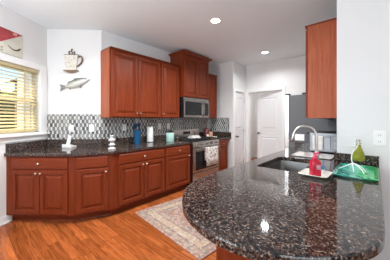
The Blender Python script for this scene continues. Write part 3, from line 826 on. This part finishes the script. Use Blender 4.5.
# fish
fs = thing('fish_plaque', 'silvery mounted fish on the wall below the mug plaque', 'wall art', tuple(onF(.465) + fn * .0095) + (1.935,), fr_)
fs.scale = (.88, .9, .95)
FISH = MT('fish_scales', .4, .2)
sp = FISH.n('ShaderNodeSeparateXYZ'); tcn = FISH.n('ShaderNodeTexCoord'); FISH.l(tcn.outputs['Object'], sp.inputs[0])
grad = FISH.math('ADD', FISH.math('MULTIPLY', FISH.math('SUBTRACT', sp.outputs[2], FISH.math('MULTIPLY', sp.outputs[0], .30)), 9), FISH.math('MULTIPLY', FISH.noise(FISH.coord(), 25, 3), .5))
FISH.color(FISH.ramp(grad, [(0, (.60, .61, .58)), (.35, (.50, .52, .48)), (.6, (.22, .24, .20)), (.8, (.08, .09, .075))]))
FIN = plain('fin_grey', (.19, .19, .175), .5, var=.4, scale=40)
def fz(x): return .30 * x
bm = B(); loops = []
for i in range(21):
    t = i / 20; x = -.185 + .42 * t
    hgt = .012 + .060 * math.sin(math.pi * min(1, t * 1.02 + .02)) ** .75 * (1 if t > .25 else (.45 + 2.2 * t) if t > 0 else .4)
    if t > .93: hgt *= 1 - (t - .93) * 7
    d_ = hgt * .55
    loops.append([(x, -.032 - d_ * math.cos(a), fz(x) + hgt * math.sin(a)) for a in [2 * math.pi * k / 14 for k in range(14)]])
loft(bm, loops); obj('body', bm, FISH.m, fs, smooth=60)
def fin(pts, nm): obj(nm, prism_axis(B(), pts, -.038, -.026, 'y'), FIN, fs)
fin([(-.18, fz(-.18) + .012), (-.285, fz(-.28) + .062), (-.262, fz(-.26)), (-.275, fz(-.28) - .055), (-.18, fz(-.18) - .012)], 'tail')
fin([(-.07, fz(-.07) + .05), (-.03, fz(-.03) + .085), (.03, fz(.03) + .080), (.05, fz(.05) + .055)], 'dorsal_fin')
fin([(-.15, fz(-.15) + .02), (-.14, fz(-.14) + .06), (-.09, fz(-.09) + .065), (-.085, fz(-.085) + .04)], 'dorsal_fin')
fin([(.06, fz(.06) - .05), (.075, fz(.06) - .10), (.10, fz(.1) - .085), (.095, fz(.09) - .045)], 'pelvic_fin')
fin([(-.12, fz(-.12) - .03), (-.115, fz(-.12) - .075), (-.075, fz(-.07) - .06), (-.07, fz(-.07) - .045)], 'anal_fin')
bm = B(); tube(bm, [(.215, -.034, fz(.22) + .004), (.262, -.036, fz(.26) - .022)], [.018, .006], 8); obj('lower_jaw', bm, FISH.m, fs, smooth=60)
obj('eye', lathe(B(), [(.010, 0), (.008, -.008), (.001, -.011)], (.185, -.050, fz(.185) + .018), 12, 'y'), BLACK, fs)

# sign over the window
sx = .43
sg = thing('wall_sign', 'cream wall sign with red corner and dark curved stroke above the window', 'sign', (CW.x, CW.y, 0), wrot)
CREAM = plain('cream_board', (.66, .64, .54), .6, var=.10, scale=6); RED = plain('faded_red', (.42, .055, .06), .6, var=.35, scale=14)
INK = plain('black_ink', (.04, .04, .04), .6); FAINT = plain('faint_grey_lettering', (.38, .36, .31), .6)
def sq(x0, x1, y0, y1, z0, z1): return box(B(), x0, x1, -S * y1, -S * y0, z0, z1)
obj('board', sq(.42, 1.30, .001, .016, 2.205, 2.525), CREAM, sg, bevel=.002)
bm = B(); prism_axis(bm, [(.425, 2.524), (.92, 2.206), (1.299, 2.206), (1.299, 2.524)], .0165, .019, 'y')
for v in bm.verts: v.co.y *= -S
obj('red_pennant', bm, RED, sg)
bm = B(); tube(bm, smoothpath([(.625, -S * .018, 2.318), (.559, -S * .019, 2.284), (.50, -S * .019, 2.292), (.455, -S * .018, 2.330)], 5), [.002] + [.004] * 5 + [.008] * 4 + [.010] * 4 + [.004] * 2, 8)
obj('dark_swoosh', bm, INK, sg)
bm = B()
for dx, z in ((.69, 2.225), (.69, 2.26), (.735, 2.225), (.735, 2.26), (.76, 2.24)):
    box(bm, dx, dx + .028, -S * .0185, -S * .0162, z, z + .022)
obj('faint_letters', bm, FAINT, sg)
bm = B(); box(bm, .515, .53, -S * .0205, -S * .0192, 2.485, 2.512); box(bm, .54, .553, -S * .0205, -S * .0192, 2.485, 2.512)
obj('pale_letters', bm, CREAM, sg)

# ------------------------------------------------------------------ things on the worktop
ZC = .9143
t = thing('tabletop_stand', 'white L-shaped stand on the granite under the switch plate', 'stand', (-.235, 1.105, ZC), R(30))
bm = B(); prism_axis(bm, [(-.075, 0), (.06, 0), (.06, .02), (-.075, .055)], -.075, .075, 'x'); obj('cradle', bm, WPLAST, t, bevel=.006)
bm = B(); prism_axis(bm, [(.0, .036), (.035, .026), (.075, .17), (.05, .18)], -.075, -.025, 'x'); obj('upright', bm, WPLAST, t, bevel=.006)
obj('grey_pad', prism_axis(B(), [(-.05, .0505), (-.01, .040), (-.01, .042), (-.05, .0525)], .0, .055, 'x'), plain('grey_pad', (.3, .3, .3), .5), t)

t = thing('candlestick', 'white carved candlestick standing alone at the counter bend', 'candlestick', (.49, 1.43, ZC))
bm = B(); lathe(bm, [(.001, 0), (.052, 0), (.055, .012), (.040, .030), (.026, .042), (.046, .060), (.048, .072), (.028, .090), (.024, .105), (.044, .120), (.052, .135), (.046, .150), (.024, .160), (.020, .18), (.030, .195), (.022, .205), (.001, .205)], n=10)
obj('stick', bm, plain('chalky_white', (.50, .49, .47), .6, var=.25, scale=60), t, smooth=35)

t = thing('utensil_crock', 'deep blue utensil crock left of the paper towels', 'crock', (.13, 2.085, ZC))
BLUE = plain('blue_glaze', (.012, .085, .19), .22, var=.15)
bm = B(); lathe(bm, [(.001, 0), (.058, 0), (.062, .01), (.063, .235), (.066, .245), (.058, .247), (.056, .02), (.001, .018)], n=24); obj('pot', bm, BLUE, t, smooth=40)
for lab, x, y, h, c in (('blue-handled kitchen spoon standing in the blue crock', .018, .012, .36, (.012, .07, .16)), ('navy spatula standing in the blue crock', .008, -.028, .34, (.01, .05, .12)), ('pale ladle, tallest utensil in the blue crock', -.018, .004, .46, (.55, .54, .52)), ('dark blue turner leaning left in the blue crock', -.012, -.036, .32, (.012, .06, .15))):
    u = thing('kitchen_utensil', lab, 'utensil', (.13 + x * .6, 2.085 + y * .6, ZC + .022), 0, 'utensils in the blue crock')
    mt = plain('utensil_' + str(int(h * 100)), c, .4)
    obj('shaft', tube(B(), [(0, 0, 0), (x * .7, y * .7, h * .75)], .005, 8), mt, u)
    bm = B(); loft(bm, [[(x * .7 + px, y * .7 + py, h * .74 + pz_) for px, py in ((-.006 * 1, -k), (.006, -k), (.006, k), (-.006, k))] for k, pz_ in ((.006, 0), (.026, .03), (.030, .06), (.018, .085))])
    obj('head', bm, mt, u, bevel=.003)

t = thing('paper_towel_roll', 'white paper towel roll standing right of the blue crock', 'paper towels', (.10, 2.385, ZC))
obj('holder', lathe(B(), [(.001, 0), (.072, 0), (.072, .008), (.010, .010), (.009, .318), (.014, .325), (.001, .332)], n=24), MATTE, t, smooth=40)
PAPER = plain('paper_towel', (.84, .84, .82), .9, var=.03, scale=60)
obj('roll', lathe(B(), [(.020, .0105), (.060, .0105), (.062, .014), (.062, .294), (.060, .298), (.020, .298)], n=28), PAPER, t, smooth=40)

t = thing('canister', 'mint green canister with black lid left of the range', 'canister', (.30, 2.725, ZC))
MINT = plain('mint_enamel', (.38, .58, .52), .3, var=.06)
obj('jar', lathe(B(), [(.001, 0), (.076, 0), (.080, .006), (.080, .172), (.076, .178), (.001, .178)], n=28), MINT, t, smooth=40)
obj('lid', lathe(B(), [(.001, .1785), (.079, .1785), (.080, .196), (.074, .202), (.016, .203), (.012, .214), (.018, .224), (.001, .226)], n=28), BLACK, t, smooth=40)
t = thing('pepper_shaker', 'small dark shaker between the mint canister and the range', 'shaker', (.36, 2.87, ZC))
obj('body', lathe(B(), [(.001, 0), (.024, 0), (.024, .008), (.018, .04), (.022, .07), (.001, .07)], n=16), plain('dark_amber', (.10, .05, .025), .2), t, smooth=40)
obj('cap', lathe(B(), [(.001, .0705), (.021, .0705), (.019, .088), (.001, .092)], n=16), STEEL, t, smooth=40)

# on the range and beyond it
t = thing('folded_cloth', 'folded white cloth lying on the left burner of the range', 'cloth', (.43, 3.30, .9505), R(80))
CLOTH = plain('white_cloth', (.68, .66, .63), .9, var=.08)
bm = B()
for k in range(3):
    z = k * .018; q = k * .012
    loops = []
    for i in range(9):
        x = -.12 + q + (.24 - 1.5 * q) * i / 8; wv = .006 * math.sin(i * 1.7 + k)
        loops.append([(x, -.08 + q, z + .001 + max(0, wv)), (x, .08 - q, z + .001 + max(0, -wv)), (x, .085 - q, z + .008), (x, .075 - q, z + .017 + wv * .4), (x, -.075 + q, z + .017 - wv * .4), (x, -.085 + q, z + .008)])
    loft(bm, loops)
obj('layers', bm, CLOTH, t, smooth=50)

tr = thing('serving_tray', 'long white tray at the back of the counter right of the range', 'tray', (.36, 4.05, ZC), R(90))
bm = B(); lathe(bm, [(.9, 0), (1.0, .012), (1.0, .016), (.88, .006), (.001, .005)], n=32)
for v in bm.verts: v.co.x *= .165; v.co.y *= .10
bmesh.ops.remove_doubles(bm, verts=bm.verts[:], dist=.0004)
obj('dish', bm, CERAM, tr, smooth=50)
t = thing('wooden_crock', 'tan wooden crock on the white tray right of the range', 'crock', (.38, 3.965, ZC + .0085))
obj('body', lathe(B(), [(.001, 0), (.046, 0), (.048, .01), (.044, .125), (.040, .13), (.038, .02), (.001, .018)], n=20), plain('light_wood', (.50, .27, .15), .5, var=.15), t, smooth=40)
t = thing('red_jar', 'dark red jar with domed lid behind the white tray', 'jar', (.14, 4.10, ZC))
DRED = plain('dark_red_glaze', (.16, .03, .025), .3, var=.25)
obj('body', lathe(B(), [(.001, 0), (.06, 0), (.078, .03), (.082, .13), (.06, .175), (.001, .175)], n=24), DRED, t, smooth=40)
obj('lid', lathe(B(), [(.060, .1755), (.05, .20), (.025, .225), (.014, .23), (.018, .245), (.001, .252)], n=24), DRED, t, smooth=40)
t = thing('salt_box', 'small white salt jar on the tray, left of the wooden crock', 'jar', (.33, 3.90, ZC + .0085))
obj('body', lathe(B(), [(.001, 0), (.026, 0), (.028, .06), (.022, .075), (.001, .075)], n=18), CERAM, t, smooth=40)
obj('lid', lathe(B(), [(.001, .0755), (.023, .0755), (.018, .09), (.001, .095)], n=18), DRED, t, smooth=40)
t = thing('oil_bottle', 'dark green bottle behind the wooden crock by the pantry wall', 'bottle', (.14, 4.28, ZC))
obj('body', lathe(B(), [(.001, 0), (.034, 0), (.035, .10), (.03, .13), (.012, .155), (.011, .19), (.014, .20), (.001, .20)], n=20), plain('dark_green_glass', (.012, .04, .028), .1), t, smooth=40)

# ------------------------------------------------------------------ things on the peninsula
t = thing('soap_dish', 'pale rectangular dish under the red soap bottle', 'dish', (3.018, 1.795, ZC), R(-3))
bm = B(); 
def rr3(hx, hy, r, z): return [(x, y, z) for x, y in rrect(-hx, hx, -hy, hy, r)]
loft(bm, [rr3(.055, .055, .02, 0), rr3(.070, .070, .03, .006), rr3(.098, .112, .030, .022), rr3(.096, .110, .030, .025), rr3(.066, .066, .03, .011), rr3(.05, .05, .02, .009)])
obj('dish', bm, plain('cream_glaze', (.78, .76, .66), .2, var=.03), t, smooth=50)
so = thing('soap_bottle', 'red pump soap bottle standing on the pale dish', 'soap bottle', (3.026, 1.745, ZC + .0125), R(38))
REDP = MT('red_soap', .15, 0, (.62, .015, .05)); REDP.b.inputs['Transmission Weight'].default_value = .15
f = REDP.noise(REDP.coord(), 12, 2); REDP.color(REDP.ramp(f, [(.3, (.52, .010, .035)), (.7, (.66, .02, .06))]))
bm = B(); loft(bm, [rr3(.032, .025, .010, 0), rr3(.034, .027, .010, .004), rr3(.034, .027, .010, .100), rr3(.030, .024, .012, .112), rr3(.018, .016, .012, .124), rr3(.015, .014, .010, .130)])
obj('bottle', bm, REDP.m, so, smooth=40)
obj('label', box(B(), -.004, .026, -.0276, -.0271, .050, .085), plain('pale_label', (.55, .30, .33), .5, var=.4, scale=90), so)
PINK = plain('pink_pump', (.72, .07, .15), .35)
bm = B(); lathe(bm, [(.001, .1305), (.017, .1305), (.017, .146), (.010, .149), (.008, .160), (.013, .161), (.013, .172), (.001, .174)], n=18); tube(bm, [(0, 0, .167), (.026, .0, .169), (.034, 0, .161)], .0055, 8)
obj('pump', bm, PINK, so, smooth=40)
t = thing('scrub_sponge', 'small blue and white scrubber on the dish beside the red bottle', 'sponge', (3.045, 1.872, ZC + .0112), R(30))
bm = B(); lathe(bm, [(.001, 0), (.022, 0), (.028, .012), (.024, .026), (.001, .03)], n=16); obj('bristles', bm, WPLAST, t, smooth=50)
bm = B(); lathe(bm, [(.018, .0305), (.022, .038), (.014, .052), (.016, .06), (.001, .064)], n=16); obj('grip', bm, plain('blue_grip', (.04, .18, .42), .3), t, smooth=50)

gt = thing('glass_tray', 'green and teal glass tray lying by the granite upstand of the near wall', 'tray', (3.247, 2.125, ZC))
GG = MT('green_glass', .08, 0, spec=.6); GG.b.inputs['Transmission Weight'].default_value = .0
sp = GG.n('ShaderNodeSeparateXYZ'); tcn = GG.n('ShaderNodeTexCoord'); GG.l(tcn.outputs['Object'], sp.inputs[0])
gf = GG.math('ADD', GG.math('MULTIPLY', sp.outputs[0], 2.6), GG.math('MULTIPLY', GG.noise(GG.coord(), 14, 3, .5, 1.5), .9))
GG.color(GG.ramp(gf, [(.0, (.015, .16, .09)), (.25, (.03, .36, .30)), (.45, (.26, .62, .50)), (.56, (.03, .40, .18)), (.8, (.05, .36, .10))]))
bm = B(); loft(bm, [rr3(.115, .235, .03, 0), rr3(.130, .255, .035, .004), rr3(.137, .265, .035, .017), rr3(.133, .261, .035, .019), rr3(.112, .235, .03, .010)])
obj('plate', bm, GG.m, gt, smooth=40)
bt = thing('glass_bottle', 'yellow-green glass bottle hanging from the white branch stand over the green tray', 'bottle', (3.252, 2.32, .984))
YG = MT('olive_glass', .05, 0, (.40, .42, .03)); YG.b.inputs['Transmission Weight'].default_value = .55; YG.b.inputs['IOR'].default_value = 1.3
f = YG.noise(YG.coord(), 20, 2); YG.color(YG.ramp(f, [(.3, (.38, .40, .03)), (.7, (.50, .50, .06))]))
obj('body', lathe(B(), [(.001, 0), (.040, 0), (.046, .006), (.047, .035), (.042, .065), (.028, .10), (.019, .125), (.017, .145), (.021, .150), (.021, .156), (.001, .156)], n=28), YG.m, bt, smooth=50)
obj('stopper', lathe(B(), [(.013, .1565), (.011, .165), (.017, .176), (.015, .186), (.001, .190)], n=18), SATIN, bt, smooth=50)

br = thing('branch_stand', 'white branch-shaped stand with spreading roots on the green tray', 'stand', (3.225, 2.12, ZC + .0102))
WBR = plain('white_branch', (.78, .77, .73), .45, var=.06, scale=40)
bm = B()
def limb(pts, r0, r1, k=5):
    p_ = smoothpath(pts, k); n_ = len(p_); tube(bm, p_, [r0 + (r1 - r0) * i / (n_ - 1) for i in range(n_)], 8)
limb([(0, 0, .060), (-.008, 0, .10), (.0, .004, .15), (.030, .010, .20), (.034, .006, .24), (.026, .002, .285)], .0045, .0022)
limb([(.026, .002, .282), (-.012, -.004, .288), (-.048, -.006, .284)], .003, .002)
limb([(.026, .002, .282), (.042, .006, .300), (.055, .004, .306)], .003, .002)
limb([(.026, .004, .282), (.010, .02, .300), (-.006, .024, .312)], .0025, .002)
limb([(.031, .010, .203), (-.014, .0, .206), (-.050, -.004, .200)], .003, .002)
limb([(.031, .010, .203), (.034, .08, .222), (.030, .178, .226)], .004, .003)
ring = [(.027 + .0265 * math.cos(R(a)), .2 + .0265 * math.sin(R(a)), .2065) for a in range(-90, 275, 20)]
limb([(.030, .176, .226), (.0275, .1735, .207)], .003, .003)
tube(bm, ring, .0035, 8)
limb([(0, 0, .064), (-.03, -.01, .045), (-.075, -.02, .020), (-.092, -.03, .0115)], .0048, .003)
limb([(0, 0, .064), (.035, .01, .05), (.07, -.02, .03), (.085, -.05, .0115)], .0048, .003)
limb([(0, 0, .064), (.004, -.03, .035), (.012, -.08, .007)], .0045, .003)
limb([(0, 0, .064), (.03, -.03, .052), (.06, -.07, .030), (.075, -.10, .007)], .0045, .003)
limb([(0, 0, .064), (-.01, .03, .035), (-.02, .07, .007)], .0045, .003)
obj('branches', bm, WBR, br, smooth=70)

# behind the sink
to = thing('toaster_oven', 'light grey metal countertop oven in the corner behind the faucet', 'toaster oven', (2.715, 3.02, ZC))
LG = steel('pale_brushed_metal', (.40, .41, .44), .42)
obj('case', box(B(), 0, .33, 0, .30, .02, .262), LG, to, bevel=.01)
obj('top_edge', box(B(), .002, .328, .002, .298, .2625, .272), MATTE, to, bevel=.003)
obj('door', box(B(), .02, .235, -.012, -.0005, .04, .235), LG, to, bevel=.004)
obj('control_panel', box(B(), .245, .325, -.010, -.0005, .03, .25), plain('grey_panel', (.32, .33, .35), .4), to, bevel=.003)
bm = B(); tube(bm, [(.03, -.028, .215), (.225, -.028, .215)], .007, 8); tube(bm, [(.04, -.0125, .215), (.04, -.028, .215)], .005, 6); tube(bm, [(.215, -.0125, .215), (.215, -.028, .215)], .005, 6)
obj('handle', bm, LG, to, smooth=60)
for x in (.03, .30):
    for y in (.03, .27): obj('foot', lathe(B(), [(.001, 0), (.014, 0), (.014, .0198), (.001, .0198)], (x, y, 0), 10), MATTE, to)
for z in (.08, .14, .2): obj('dial', lathe(B(), [(.016, 0), (.014, -.014), (.001, -.015)], (.285, -.0105, z), 14, 'y'), LG, to)
obj('side_handle', box(B(), -.045, -.0005, .03, .06, .245, .262), BLACK, to, bevel=.003)
hc = thing('hand_towel', 'white cloth hanging on the front of the grey countertop oven', 'towel', (2.715, 3.02, ZC))
bm = B(); prism_axis(bm, [(-.030, .2235), (-.0375, .218), (-.040, .05), (-.0425, .05), (-.0400, .2185), (-.030, .226), (-.0195, .219), (-.0175, .12), (-.0190, .12), (-.0215, .2185)], .045, .155, 'x')
obj('cloth', bm, CLOTH, hc)
cbd = thing('glass_cutting_board', 'clear glass board with pale pink tint lying behind the sink', 'cutting board', (2.81, 2.76, ZC))
PB = MT('pale_glass_board', .08, 0, spec=.6)
f = PB.noise(PB.coord(), 9, 2, .5, 1); PB.color(PB.ramp(f, [(.3, (.34, .42, .39)), (.55, (.52, .42, .38)), (.75, (.50, .50, .47))]))
bm = B(); loft(bm, [rr3(.20, .165, .02, .004), rr3(.204, .169, .02, .006), rr3(.204, .169, .02, .012), rr3(.20, .165, .02, .014)]); obj('board', bm, PB.m, cbd)
for x in (-.17, .17):
    for y in (-.13, .13): obj('foot', lathe(B(), [(.001, 0), (.01, 0), (.01, .0038), (.001, .0038)], (x, y, 0), 10), WPLAST, cbd)

# ------------------------------------------------------------------ rug
rc = Vector((1.539, 2.505)); hx, hy = .68, .95
rg_ = obj('area_rug', prism(B(), rrect(-hx, hx, -hy, hy, .01, 2), 0.001, .011), rug_mat(hx, hy), loc=(rc.x, rc.y, 0), rot=R(-6))
tag(rg_, 'patterned cream and rose oriental rug on the wood floor', 'rug')
